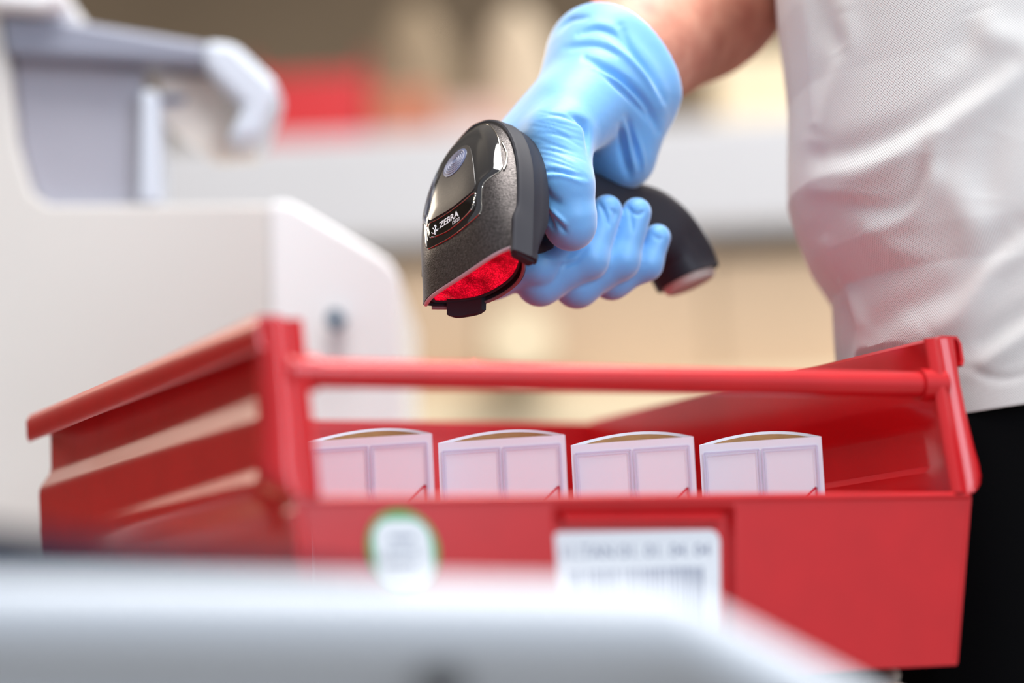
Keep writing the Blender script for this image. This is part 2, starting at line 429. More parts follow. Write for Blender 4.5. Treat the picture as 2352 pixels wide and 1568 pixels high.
while x < lb-8:
    wd = rr.choice((.5, .8, 1.2, 1.6)); bars.append(prism([fv(a, 3.25, c) for a, c in ((x, lt-15), (x+wd, lt-15), (x+wd, lbm+5), (x, lbm+5))], -bv*.1)); x += wd+rr.choice((.5, .8, 1.1))
mesh('barcode', *join(*bars), M_ink, lab, smooth=False)
def text_mesh(s, size, align='CENTER'):
    cu = bpy.data.curves.new('t', 'FONT'); cu.body = s; cu.size = size; cu.align_x = align; cu.resolution_u = 3
    ob = bpy.data.objects.new('t', cu); C.objects.link(ob); dg = bpy.context.evaluated_depsgraph_get()
    me = bpy.data.meshes.new_from_object(ob.evaluated_get(dg))
    V = np.array([v.co[:] for v in me.vertices]).reshape(-1, 3); F = [tuple(p.vertices) for p in me.polygons]
    bpy.data.objects.remove(ob); bpy.data.curves.remove(cu); bpy.data.meshes.remove(me)
    return V, F
tv, tf = text_mesh('11.TAN 01. 01. 04. 04', 7.2)
sx = (lb-la-10)/(tv[:, 0].max()-tv[:, 0].min()); cxm = (tv[:, 0].max()+tv[:, 0].min())/2
mesh('number_row', [fv((la+lb)/2+(v[0]-cxm)*sx, 3.2, lt-10.5+v[1]) for v in tv], tf, M_ink, lab, smooth=False)

# round sticker with a green ring
s0 = front_uv(914, 1262); sr = (front_uv(998, 1262)[0]-front_uv(830, 1262)[0])/2
stk = mesh('round_sticker', *prism([fv(s0[0]+sr*math.cos(a), -.3, s0[1]+sr*math.sin(a)) for a in np.linspace(0, 2*math.pi, 48, endpoint=False)], -bv*.3), M_green, bin_, smooth=False)
stk['label'] = 'round green-edged sticker with white middle'
mesh('white_field', *prism([fv(s0[0]+a, -.62, s0[1]-1.5+c) for a, c in rrect(-sr*.8, sr*.8, -sr*.8, sr*.86, sr*.55, 8)], -bv*.1), M_label, stk, smooth=False)
lines = []
for k, (a0, a1) in enumerate(((-5, 5), (-7, 6), (-8, 5))):
    for j in range(6):
        xa = a0+(a1-a0)*j/6; lines.append(prism([fv(s0[0]+a, -.75, s0[1]+c) for a, c in ((xa, 3.6-5.2*k), (xa+1.4, 3.6-5.2*k), (xa+1.4, 5.2-5.2*k), (xa, 5.2-5.2*k))], -bv*.05))
mesh('print_line', *join(*lines), M_ink, stk, smooth=False)

# ------------------------------------------------------------------ four white paper sleeves in the bin
SLV = [((705, 1017, 1092), (991, 999, 1079)), ((1006, 1019, 1098), (1297, 1003, 1085)),
       ((1311, 1027, 1105), (1592, 1004, 1092)), ((1606, 1026, 1111), (1886, 1004, 1098))]
ZF = B(0, 0, -HB)[2]+2.3
slab = ['white paper sleeve at the left end of the row, nearest the left wall',
        'white paper sleeve second from the left in the bin, narrowest brown opening',
        'white paper sleeve second from the right in the red bin',
        'white paper sleeve at the right end of the row, widest brown opening']
for (L_, R_), lb_ in zip(SLV, slab):
    a, b = P(*L_), P(*R_); zt = (a[2]+b[2])/2
    ex = b-a; wd = np.linalg.norm(ex); ex = ex/wd; ex[2] *= .25; ex /= np.linalg.norm(ex)
    ey = np.array([-ex[1], ex[0], 0]); ey /= np.linalg.norm(ey)
    hgt = (zt-ZF); lean = -.02
    ez = (bk+ey*lean); ez -= ex*(ez@ex); ez = ez/np.linalg.norm(ez)
    org = a+ex*wd/2-ez*hgt; org = org+bk*(ZF-org[2]+.6)
    def S(x, y, z): return org+ex*x+ey*y+ez*z
    t = thing('paper_sleeve', org, lb_, 'paper sleeve', 'white paper sleeves standing in the bin')
    nx = 17; xs = np.linspace(-wd/2, wd/2, nx)
    def sheet(bul, toph, th):
        V = []
        zs = np.linspace(0, 1, 9)
        for s in (0, 1):
            for z in zs:
                for x in xs:
                    q = 1-(2*x/wd)**2
                    bow = bul*q*(.25+.75*z)
                    V.append(S(x, bow+s*th, z*(hgt+toph*q)))
        n = nx*9; g = grid(nx, 9); F = [tuple(q) for q in g]+[tuple(i+n for i in q)[::-1] for q in g]
        for i in range(nx-1):
            for e in (0, 8*nx): F.append((e+i, e+i+1, e+i+1+n, e+i+n))
        for j in range(8):
            for e in (0, nx-1): F.append((j*nx+e, (j+1)*nx+e, (j+1)*nx+e+n, j*nx+e+n))
        return np.array(V), F
    fp = mesh('front_panel', *sheet(-.3, .2, .7), M_card, t)
    bp_ = mesh('back_panel', *sheet(11, 5.2, 1.1), M_card, t)
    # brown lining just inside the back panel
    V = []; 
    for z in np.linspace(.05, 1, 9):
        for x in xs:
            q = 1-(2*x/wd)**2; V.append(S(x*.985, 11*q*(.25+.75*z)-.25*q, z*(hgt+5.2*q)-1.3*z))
    ln = mesh('lining', V, grid(nx, 9), M_inside, t); ln['label'] = 'brown inside of the sleeve'
    pr = []
    def strip(x0, z0, x1, z1, w_):
        d = np.array([x1-x0, z1-z0]); d = d/np.linalg.norm(d); n_ = np.array([-d[1], d[0]])*w_/2
        return prism([S(x, -.75, z) for x, z in ((x0+n_[0], z0+n_[1]), (x1+n_[0], z1+n_[1]), (x1-n_[0], z1-n_[1]), (x0-n_[0], z0-n_[1]))], -ey*.05)
    for r0, r1 in ((-wd/2+2.2, -.6), (1.0, wd/2-2.2)):
        for w_, off in ((.8, 0), (.25, 1.2)):
            x0, x1, z1, z0 = r0+off, r1-off, hgt-4-off, hgt*.2+off
            pr += [strip(x0, z1, x1, z1, w_), strip(x0, z0, x1, z0, w_), strip(x0, z0, x0, z1, w_), strip(x1, z0, x1, z1, w_)]
    mesh('printed_frame', *join(*pr), M_blueprint, fp, smooth=False)
    ax_ = wd/2-3.6; az = hgt-22.8
    mesh('printed_triangle', *join(strip(ax_, az, ax_, az-12, .9), strip(ax_, az, ax_-12, az-9.5, .9), strip(ax_-12, az-9.5, ax_, az-12, .9)), M_crimson, fp, smooth=False)

# ------------------------------------------------------------------ barcode scanner
T_ = np.array([.65, .40, .65]); T_ /= np.linalg.norm(T_)
N_ = np.array([0, -.836, .549]); N_ -= T_*(N_@T_); N_ /= np.linalg.norm(N_)
Q_ = -np.cross(T_, N_)
toW = lambda q: RT*q[0]+UP*q[1]-FW*q[2]*1.0
ST, SN, SU = toW(T_), toW(N_), toW(Q_)
SO = P(1077, 633, 1105)
def H(t, n, u): return SO+ST*t+SN*n+SU*u
scan = thing('barcode_scanner', H(0, -40, 0), 'black handheld barcode scanner with a red-lit window, gripped above the bin', 'scanner')
def hw(n):
    n = min(n, 4.)
    return 34.5*max(1-abs((-n-27)/57.)**2.3, 0)**.5 if n < -27 else 33.6+.9*(-n/27)
KN = [-84, -79, -70, -58, -45, -32, -18, -8, 0, 4]; KA = [0, 3.2, 6.2, 9, 10.8, 11.4, 10.2, 7.6, 4.8, 3.4]
def crest(n): return float(np.interp(n, KN, KA))
KS = smooth_path(np.stack([KN, KA], 1), 200)
def crest(n): return float(np.interp(n, KS[:, 0], KS[:, 1]))
def surf(t, n):
    w_ = max(hw(n), .1); return crest(n)*(1-min(abs(t)/w_, 1)**4.4)
def lipn(t): return 1.2-1.6*(abs(t)/33)**2      # the nose edge is gently curved
# top shell
ns = np.concatenate([-84+10*(np.linspace(0, 1, 9)**2), np.linspace(-72, -2, 30), [0]]); ts = np.sin(np.linspace(-math.pi/2, math.pi/2, 45))
V = []
for th in (0, 1):
    for n in ns:
        w_ = hw(max(n, -83.9))
        for s in ts:
            t = s*w_; nn = n+(lipn(t) if n > -8 else 0)*(1 if n >= 0 else (n+8)/8)
            u = surf(t, n)
            V.append(H(t*(1-th*.06), nn, u-th*2.0))
nt_, nn_ = len(ts), len(ns); k = nt_*nn_; g = grid(nt_, nn_); F = [tuple(q) for q in g]+[tuple(i+k for i in q)[::-1] for q in g]
for i in range(nt_-1): F.append(((nn_-1)*nt_+i, (nn_-1)*nt_+i+1, (nn_-1)*nt_+i+1+k, (nn_-1)*nt_+i+k))
shell = mesh('top_shell', V, F, M_shellgrey, scan); shell['label'] = 'sparkling charcoal upper shell'
# light trim along the nose edge
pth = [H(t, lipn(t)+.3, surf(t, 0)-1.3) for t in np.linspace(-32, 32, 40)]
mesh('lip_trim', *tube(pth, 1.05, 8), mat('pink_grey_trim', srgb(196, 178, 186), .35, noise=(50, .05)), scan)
# bumper band round the head
ol = [(34.2, 5), (34.3, 1), (34.6, -8)]+[(hw(n)+.6, n) for n in (-16, -24, -32, -40, -47, -54, -60, -66, -71, -75, -78.5, -81, -82.8)]+[(0, -84.6)]
ol = ol+[(-t, n) for t, n in ol[-2::-1] if n < -10]
ol = smooth_path(ol, 150)
V = []
for i, (t, n) in enumerate(ol):
    d = ol[min(i+1, len(ol)-1)]-ol[max(i-1, 0)]; d /= np.linalg.norm(d); o2 = np.array([-d[1], d[0]])
    if o2@np.array([t, n+30]) < 0: o2 = -o2
    ub = 1.2+3.0*float(smoothstep(n, -40, -33))*0+2.2*float(smoothstep(n, -22, -12))*(t > 0)
    lw = 6.0*float(smoothstep(n, -22, 2))
    for q, u in ((-2.4, ub-1), (0.1, ub), (.9, ub-.4), (1.5, ub-2), (2.0, -6), (2.2, -6.4), (2.2, -7), (1.9, -7.4), (1.7, -12), (1.2, -15.6), (0, -17.6), (-2.4, -18.2)):
        q = q if t > 0 or n < -60 else min(q, .1)-.5; u += lw*float(smoothstep(-u, 8, 18)); V.append(H(t+o2[0]*q, n+o2[1]*q, u))
kk = 12; F = []
for j in range(len(ol)-1):
    for i in range(kk):
        a, b = j*kk+i, j*kk+(i+1) % kk; F.append((a, b, b+kk, a+kk))
F += [tuple(range(kk))[::-1], tuple(range((len(ol)-1)*kk, len(ol)*kk))]
bmp = mesh('rubber_bumper', V, F, M_rubber, scan); bevel(bmp, .3, 1, 50)
# underside shell
V = []
for th in (0, 1):
    for n in ns:
        w_ = hw(max(n, -83.9))-.5
        for s in ts:
            t = s*w_; fl_ = float(smoothstep(n, -40, -6)); u = (1-fl_)*(-15.5-3.2*(1-abs(s)**3))+fl_*(-1.5-19.5*(1-abs(s)**2.4))
            V.append(H(t, n*.985-.6, u-th*1.8*(1-abs(s)**8)))
F = [tuple(q) for q in g]+[tuple(i+k for i in q)[::-1] for q in g]
for i in range(nt_-1): F.append(((nn_-1)*nt_+i, (nn_-1)*nt_+i+1, (nn_-1)*nt_+i+1+k, (nn_-1)*nt_+i+k))
mesh('under_shell', V, F, M_rubber, scan)
# window plate, dark gasket
def opening(inset, n):
    up_ = [(t, surf(t, 0)-2.2-inset) for t in np.linspace(-30.5+inset, 30.5-inset, 25)]
    lo_ = [(t, -1.0+inset-17.6*(1-abs(t/33.6)**2.4)) for t in np.linspace(30.5-inset, -30.5+inset, 25)]
    return up_+lo_
def nplate(t): return -3.4+1.0*(1-(t/32)**2)
op = opening(0.2, 0); up_, lo_ = op[:25], op[25:][::-1]
V = []
for j in range(9):
    for (ta, ua), (tb, ub) in zip(up_, lo_):
        s = j/8; t = ta+(tb-ta)*s; V.append(H(t, nplate(t)-2.*math.sin(math.pi*s), ua+(ub-ua)*s))
win = mesh('scan_window', V, grid(25, 9), M_window, scan); win['label'] = 'glowing red scan window'
op = opening(.4, 0); pth = [H(t, nplate(t)+.8, u) for t, u in op]; pth = pth+[pth[0]]
mesh('window_gasket', *tube(pth, .75, 8, up=SN), M_rubber, scan)
pth = [H(t, .2, -1.8-19.3*(1-abs(t/33.6)**2.4)) for t in np.linspace(-32, 32, 33)]
mesh('lip_trim', *tube(pth, .8, 8, up=SN), mat('red_brown_trim', srgb(120, 92, 98), .3, noise=(50, .05)), scan)
# rubber feet at both nose corners
Vp = [H(34.6, 0, 1.5), H(34.6, 5.4, .5), H(34.6, 6, -9.5), H(34.6, 4, -12), H(34.6, 0, -12.5)]
bevel(mesh('rubber_foot', *prism(Vp, -ST*4.6), M_rubber, scan, smooth=False), .8, 2)
V = []
for t in np.linspace(-26, -11.5, 14):
    u = -1.6-19.3*(1-abs(t/33.6)**2.4); e = 1.3*min(1, (t+26)/2.5, (-11.5-t)/2.5)
    for n_, du in ((-4, -.5), (4.6+e, -.5), (5.2+e, .3), (5.0+e, 2.2), (-4, 2.6)): V.append(H(t, n_, u+du))
mesh('rubber_foot', V, grid(5, 14, True)+[tuple(range(5))[::-1], tuple(range(65, 70))], M_rubber, scan)

# patches lying on the dome
def patch(name, half, m, parent, offs, nring=10, sub=4, sym=True, curved=True):
    """half: outline from the rear middle to the front middle, mirrored; offs(s): height over the dome, s=1 at the edge"""
    half = np.array(half, float)
    if sym:
        full = np.concatenate([half, (half*[-1, 1])[-2:0:-1]])
    else: full = half
    n = len(full); out = []
    for i in range(n):
        p0, p1, p2, p3 = full[i-1], full[i], full[(i+1) % n], full[(i+2) % n]
        for q in range(sub):
            x = q/sub
            out.append(.5*((2*p1)+(p2-p0)*x+(2*p0-5*p1+4*p2-p3)*x*x+(3*p1-p0-3*p2+p3)*x**3) if curved else p1+(p2-p1)*x)
    out = np.array(out); c = out.mean(0); V = []; ss = np.concatenate([[1, 1.0, .985, .96, .92, .87, .82, .77], np.linspace(.7, .08, nring)])
    for r, s in enumerate(ss):
        for p in out:
            q = c+(p-c)*s; V.append(H(q[0], q[1], surf(q[0], q[1])+(-.8 if r == 0 else offs(s))))
    n = len(out); F = grid(n, len(ss), True); F.append(tuple(range((len(ss)-1)*n, len(ss)*n)))
    return mesh(name, V, F, m, parent)
cover = [(0, -82), (12, -79), (20, -70), (25, -60), (28, -47), (28.6, -41), (24, -37.6), (21, -34.5), (20.2, -27), (19.2, -20.5), (11, -18.2), (0, -17.4)]
cv = patch('clear_cover', cover, M_gloss, scan, lambda s: .2+.4*math.exp(-((s-.88)/.05)**2)+.3*float(smoothstep(s, 1.0, .95))); cv['label'] = 'glossy black cover on the scanner head'
satin = [(0, -69.5), (7, -66), (12.2, -56), (15.6, -44), (16.4, -34.5), (8, -32.4), (0, -31.8)]
patch('satin_face', satin, M_satin, cv, lambda s: .85)
logo = [(0, -29.9), (9, -30.4), (17, -31.6), (16.6, -27.5), (14.6, -23.6), (7, -21.3), (0, -20.6)]
lg = patch('logo_plate', logo, M_blackglass, cv, lambda s: .95+.15*(s < .97))
# silver line round the logo plate and along the cover
def on_dome(t, n, h): return H(t, n, surf(t, n)+h)
full = np.array(logo); full = np.concatenate([full, (full*[-1, 1])[-2:0:-1], full[:1]]); full = smooth_path(full, 90)
mesh('silver_rim', *tube([on_dome(t*1.01, n, .95) for t, n in full], .28, 6), M_chrome, cv)
full = np.array(cover); full = smooth_path(np.concatenate([full, (full*[-1, 1])[-2:0:-1], full[:1]]), 160)
mesh('cover_seam', *tube([on_dome(t, n, .1) for t, n in full], .3, 6), M_chrome, cv)
pth = smooth_path([(26.4, -59.5), (29.4, -52), (30.2, -45), (29.8, -41)], 30)
mesh('side_strip', *tube([on_dome(t, n, .55) for t, n in pth], .5, 8), M_chrome, cv)
# status lens with concentric rings
el = [(-1+8.2*math.cos(a), -60+7.6*math.sin(a)) for a in np.linspace(0, 2*math.pi, 20, endpoint=False)]
le = patch('status_lens', el, M_led, cv, lambda s: 1.1+.25*(1-s*s), sym=False); le['label'] = 'round clear status lens with fine rings'
rg = []
for r in (.25, .4, .55, .7, .85):
    rg.append(tube([on_dome(-1+8*r*math.cos(a), -60-1.2*(1-r)+7.4*r*math.sin(a), 1.25+.25*(1-r*r)) for a in np.linspace(0, 2*math.pi, 33)], .16, 6))
mesh('lens_ring', *join(*rg), mat('pale_ring', srgb(176, 176, 190), .3), le)
# lettering
def lettering(name, s, size, t0, n0, bold=0.):
    v, f = text_mesh(s, size, 'LEFT'); parts = [(v, f)]
    if bold: parts = [(v+[dx, dy, 0], f) for dx, dy in ((0, 0), (bold, 0), (0, bold*.6), (bold, bold*.6))]
    vv, ff = join(*parts)
    o = mesh(name, [on_dome(t0+x[0], n0-x[1], 1.22+.004*i/len(vv)) for i, x in enumerate(vv)], ff, M_white_ink, lg, smooth=False)
    return o
lettering('lettering', 'ZEBRA', 4.6, -7.6, -24.4, .28)
lettering('lettering', 'DS22', 2.5, 1.6, -21.9, .05)
sp_ = []
for pts in ([(-13.6, -23.2), (-11.8, -22.2)], [(-13.4, -25.4), (-12.6, -24.4), (-11.4, -24.2)], [(-12.4, -27.2), (-11.2, -25.4), (-11, -23)],
            [(-11.2, -28.2), (-10.5, -26.6), (-10.3, -24)], [(-9.9, -26.8), (-10.6, -28)], [(-9.9, -25), (-9.2, -24.2), (-8.6, -25.2)]):
    p = smooth_path(pts, 8); sp_.append(tube([on_dome(t, n, 1.2) for t, n in p], .24, 6))
mesh('striped_emblem', *join(*sp_), M_white_ink, lg)
# handle
hp = smooth_path([(-60, -12), (-63, -30), (-66, -50), (-71, -75), (-77, -98), (-79, -112), (-77, -124), (-71, -134), (-61, -141)], 40)
hn = np.interp(np.linspace(0, 1, 40), np.linspace(0, 1, 9), [24, 22, 20, 18.5, 19, 20.5, 19.5, 17, 15.5]); ht = np.interp(np.linspace(0, 1, 40), np.linspace(0, 1, 9), [22, 18.5, 16.5, 15.5, 16, 17, 17, 16.5, 16])
V = []; nr = 32
for i, (n, u) in enumerate(hp):
    d = hp[min(i+1, 39)]-hp[max(i-1, 0)]; d /= np.linalg.norm(d); nd = np.array([-d[1], d[0]])
    if nd[0] < 0: nd = -nd
    dent = 0.
    for j in range(nr):
        a = 2*math.pi*j/nr; ca, sa = math.cos(a), math.sin(a)
        ca = math.copysign(abs(ca)**.8, ca); sa = math.copysign(abs(sa)**.8, sa)
        f_ = float(smoothstep(i, 27, 33)); tt = ht[i]*sa
        if f_ > 0 and sa > 0 and abs(ca) < .75: tt -= 3.4*f_*(1-abs(ca)/.75)*float(smoothstep(i, 40, 36))*1.0
        V.append(H(tt, n+nd[0]*hn[i]*ca, u+nd[1]*hn[i]*ca))
F = grid(nr, 40, True)+[tuple(range(nr))[::-1], tuple(range(39*nr, 40*nr))]
mesh('grip', V, F, M_rubber, scan)
n, u = hp[-1]; d = hp[-1]-hp[-4]; d /= np.linalg.norm(d); nd = np.array([-d[1], d[0]]); nd = -nd if nd[0] < 0 else nd
V = []
for k_, (sc_, o_) in enumerate(((.84, -1), (.8, 2.6), (.72, 4), (.4, 4.3))):
    for j in range(nr):
        a = 2*math.pi*j/nr; ca = math.cos(a); sa = math.sin(a); ca = math.copysign(abs(ca)**.8, ca); sa = math.copysign(abs(sa)**.8, sa)
        V.append(H(16*sc_*sa, n+d[0]*o_+nd[0]*15.5*sc_*ca, u+d[1]*o_+nd[1]*15.5*sc_*ca))
mesh('end_cap', V, grid(nr, 4, True)+[tuple(range(3*nr, 4*nr))], M_foot, scan)['label'] = 'pale grey cap on the end of the grip'
tg = smooth_path([(-40, -22), (-33, -34), (-34, -46), (-42, -58)], 16)
mesh('trigger', *tube([H(0, n, u) for n, u in tg], [5, 7, 8, 8, 8, 8, 8, 8, 8, 8, 8, 8, 8, 7, 6, 4], 14, up=ST), M_rubber, scan)
lp = bpy.data.lights.new('red_lamp', 'SPOT'); lp.energy = .1; lp.color = (1, .03, .08); lp.spot_size = math.radians(120); lp.shadow_soft_size = 0; lp.spot_blend = .6
lo = bpy.data.objects.new('red_lamp', lp); C.objects.link(lo); lo.parent = scan
lo.location = Vector((H(0, 1.5, -7)-H(0, -40, 0))*.001); lo.rotation_euler = Vector(SN).to_track_quat('-Z', 'Y').to_euler()

# ------------------------------------------------------------------ person
wr = P(1412, 160, 1205)
person = thing('person', (300, 1250, 0), 'person in white knit shirt and black trousers holding the scanner in a blue glove', 'person')
def J(x, y, d, r): return (P(x, y, d), r)
fingers = {
 'index':  [J(1150, 400, 1176, 13.5), J(1130, 634, 1154, 10.8), J(1235, 612, 1145, 9.4), J(1300, 560, 1154, 8.2)],
 'middle': [J(1222, 440, 1190, 12), J(1240, 648, 1152, 10.8), J(1352, 596, 1152, 8.8), J(1394, 482, 1160, 7.4)],
 'ring':   [J(1282, 470, 1203, 11.5), J(1325, 654, 1162, 10.6), J(1425, 598, 1162, 8.6), J(1462, 488, 1166, 7.3)],
 'pinky':  [J(1335, 505, 1214, 10.5), J(1405, 640, 1172, 9.6), J(1483, 606, 1172, 7.8), J(1510, 545, 1174, 6.6)]}
def glove():
    h = .85
    pts = np.array([P(x, y, d) for x in (1070, 1590) for y in (-20, 730) for d in (1085, 1265)])
    lo_, hi_ = pts.min(0)-3, pts.max(0)+3
    ax = [np.arange(lo_[i], hi_[i], h, dtype=np.float32) for i in range(3)]
    X = np.meshgrid(*ax, indexing='ij', sparse=True)
    palm = None
    mets = [((1392, 125, 1190), 17, 'index', 16.5), ((1405, 150, 1203), 17, 'middle', 14.5), ((1420, 175, 1212), 17, 'ring', 13.5), ((1438, 205, 1220), 17, 'pinky', 13)]
    for w0, r0, f, r1 in mets:
        d = capsule(X, P(*w0), fingers[f][0][0], r0, r1); palm = d if palm is None else smin(palm, d, 12)
    # wrist and glove cuff, heel of the hand
    axd = P(1640, -40, 1300)-P(1412, 160, 1205); axd = axd/np.linalg.norm(axd)
    wc = P(1412, 165, 1202)
    for a, b, ra, rb in (((1396, 156, 1200), (1452, 98, 1227), 31.5, 33), ((1440, 215, 1192), (1425, 345, 1190), 24, 17), ((1440, 230, 1188), (1432, 370, 1196), 18, 12)):
        palm = smin(palm, capsule(X, P(*a), P(*b), ra, rb), 12)
    # thumb
    th = [J(1385, 200, 1180, 22), J(1284, 315, 1146, 16), J(1298, 425, 1131, 13.0), J(1308, 505, 1131, 12.0), J(1312, 522, 1131, 10.8)]
    thumb = None
    for (a, ra), (b, rb) in zip(th, th[1:]):
        d = capsule(X, a, b, ra, rb); thumb = d if thumb is None else smin(thumb, d, 5)
    web = capsule(X, P(1290, 250, 1165), P(1185, 375, 1160), 15, 13)
    palm = smin(palm, web, 14)
    palm = smin(palm, thumb, 11)
    fs = None
    for f in ('index', 'middle', 'ring', 'pinky'):
        one = None
        for (a, ra), (b, rb) in zip(fingers[f], fingers[f][1:]):
            d = capsule(X, a, b, ra, rb); one = d if one is None else smin(one, d, 4)
        fs = one if fs is None else smin(fs, one, 1.2)
    # fingers join the palm at the knuckles, but only touch the thumb
    prox = np.maximum(capsule(X, P(1240, 470, 1205), P(1300, 500, 1215), 46, 46), -1e3)
    k_ = 8.0
    S = np.minimum(smin(palm, fs, 2.0), np.where(prox < 0, smin(palm, fs, k_), 1e3))
    # trim the cuff square to the forearm, leaving the hem slightly flared
    cut = (X[0]-wc[0])*axd[0]+(X[1]-wc[1])*axd[1]+(X[2]-wc[2])*axd[2]+1.0
    S = S-2.0*smoothstep(cut, -13, -1).astype(np.float32)
    S = np.maximum(S, cut.astype(np.float32))
    V, F = surface_nets(S, lo_, h)
    V = laplace(V, F, 3, .4)
    # creases and stretch folds of the thin nitrile
    N = vnormals(V, F); 
    q = V-CAM; d = q@FW; px_ = CX+FPX*(q@RT)/d; py_ = CY-FPX*(q@UP)/d
    facing = np.clip(-(N*(q/np.linalg.norm(q, axis=1)[:, None])).sum(1), 0, 1); facing = smoothstep(facing, .1, .45)
    disp = np.zeros(len(V))
    def stroke(pts, wpx, amp, dlo=1080, dhi=1300):
        p = smooth_path(pts, 24); best = np.full(len(V), 1e9); tt = np.zeros(len(V))
        for i, (a, b) in enumerate(zip(p, p[1:])):
            e = b-a; L = e@e+1e-9; s = np.clip(((px_-a[0])*e[0]+(py_-a[1])*e[1])/L, 0, 1)
            r = np.hypot(px_-a[0]-s*e[0], py_-a[1]-s*e[1]); u = r < best; best[u] = r[u]; tt[u] = (i+s[u])/23
        taper = np.sin(np.pi*np.clip(tt, .04, .96))**.6
        disp[:] += 1.7*amp*taper*np.exp(-(best/wpx)**2)*facing*((d > dlo) & (d < dhi))
    # folds at the wrist
    for pts, w_, a in ([[(1345, 135), (1420, 175), (1480, 235), (1512, 300)], 9, -2.2], [[(1375, 160), (1440, 215), (1490, 275)], 7, -1.6],
                       [[(1360, 150), (1430, 195), (1485, 255)], 7, 1.4], [[(1330, 80), (1370, 66), (1410, 78), (1440, 110)], 8, -1.3],
                       [[(1425, 60), (1450, 110), (1490, 165), (1520, 230)], 9, -1.6], [[(1280, 75), (1310, 45), (1350, 40)], 6, -1.0],
                       [[(1400, 100), (1450, 140), (1500, 200), (1525, 260)], 9, 1.1], [[(1300, 110), (1370, 105), (1430, 130)], 9, -.8],
                       [[(1440, 270), (1455, 320), (1470, 380)], 8, -1.6], [[(1425, 290), (1432, 350), (1445, 405)], 8, -1.6],
                       [[(1435, 280), (1445, 330), (1458, 390)], 7, 1.3], [[(1452, 290), (1470, 345), (1478, 390)], 7, 1.2], [[(1310, 265), (1345, 285), (1352, 330)], 7, -1.2],
                       [[(1325, 270), (1350, 300), (1350, 350)], 4, -.8],
                       # thumb joint and tip
                       [[(1238, 395), (1280, 393), (1345, 408)], 5, -.7], [[(1240, 405), (1290, 402), (1345, 420)], 6, .5],
                       [[(1262, 475), (1280, 495), (1300, 515)], 5, .9], [[(1255, 485), (1262, 505), (1272, 525)], 6, -1.1], [[(1272, 500), (1285, 515), (1300, 535)], 5, -.8],
                       [[(1245, 430), (1265, 455), (1290, 470)], 9, -.7],
                       # finger tips and joints
                       [[(1375, 465), (1390, 490), (1398, 520)], 4.5, -.8], [[(1400, 480), (1412, 488), (1410, 505)], 4, -.6], [[(1445, 478), (1462, 492), (1480, 485)], 4, -.7],
                       [[(1440, 470), (1450, 500), (1452, 530)], 4.5, -.6], [[(1500, 540), (1512, 548), (1520, 545)], 4, -.4],
                       [[(1290, 610), (1320, 600), (1350, 570)], 5, -.5], [[(1240, 590), (1280, 600), (1330, 590)], 6, .35]): stroke(pts, w_, a)
    # fine web of creases over the thumb base
    rr = random.Random(5)
    for k in range(16):
        y0 = 255+k*9; x0 = 1225+rr.uniform(-10, 25)
        stroke([(x0, y0+rr.uniform(-4, 4)), (x0+50, y0+8+rr.uniform(-6, 6)), (min(x0+105, 1345), y0+28+rr.uniform(-6, 6))], 2.6, -.22)
    V = V+N*disp[:, None]
    V = laplace(V, F, 1, .3)
    return V, F
Vg, Fg = glove()
gl = mesh('glove', Vg, Fg, M_glove, person); gl['label'] = 'light blue nitrile glove wrinkled at the wrist'

def body():
    h = 6.0
    lo_ = np.array([-10., 1020, 720]); hi_ = np.array([540., 1560, 1560])
    ax = [np.arange(lo_[i], hi_[i], h, dtype=np.float32) for i in range(3)]
    X = np.meshgrid(*ax, indexing='ij', sparse=True)
    elbow = P(1412, 160, 1205)+(P(1640, -40, 1300)-P(1412, 160, 1205))/np.linalg.norm(P(1640, -40, 1300)-P(1412, 160, 1205))*250
    sh = np.array([330., 1470, elbow[2]+200])
    a0 = P(1404, 164, 1205)
    S = capsule(X, a0, a0+(elbow-a0)*.45, 30.5, 43)
    S = smin(S, capsule(X, a0+(elbow-a0)*.4, elbow, 40, 43), 15)
    S = smin(S, capsule(X, elbow, sh, 44, 52), 18)
    for z0, z1, r in ((800, 1450, 110),):
        for cx_, cy_ in ((300, 1200), (320, 1290), (330, 1370)):
            S = smin(S, capsule(X, (cx_+30, cy_, z0+70), (cx_+20, cy_, z1), r-20, r-20), 30)
    S = smin(S, capsule(X, (330, 1330, 1400), sh, 70, 60), 40)
    V, F = surface_nets(S, lo_, h); return laplace(V, F, 4, .5), F
mesh('body', *body(), M_skin, person)['label'] = 'bare forearm of the person'

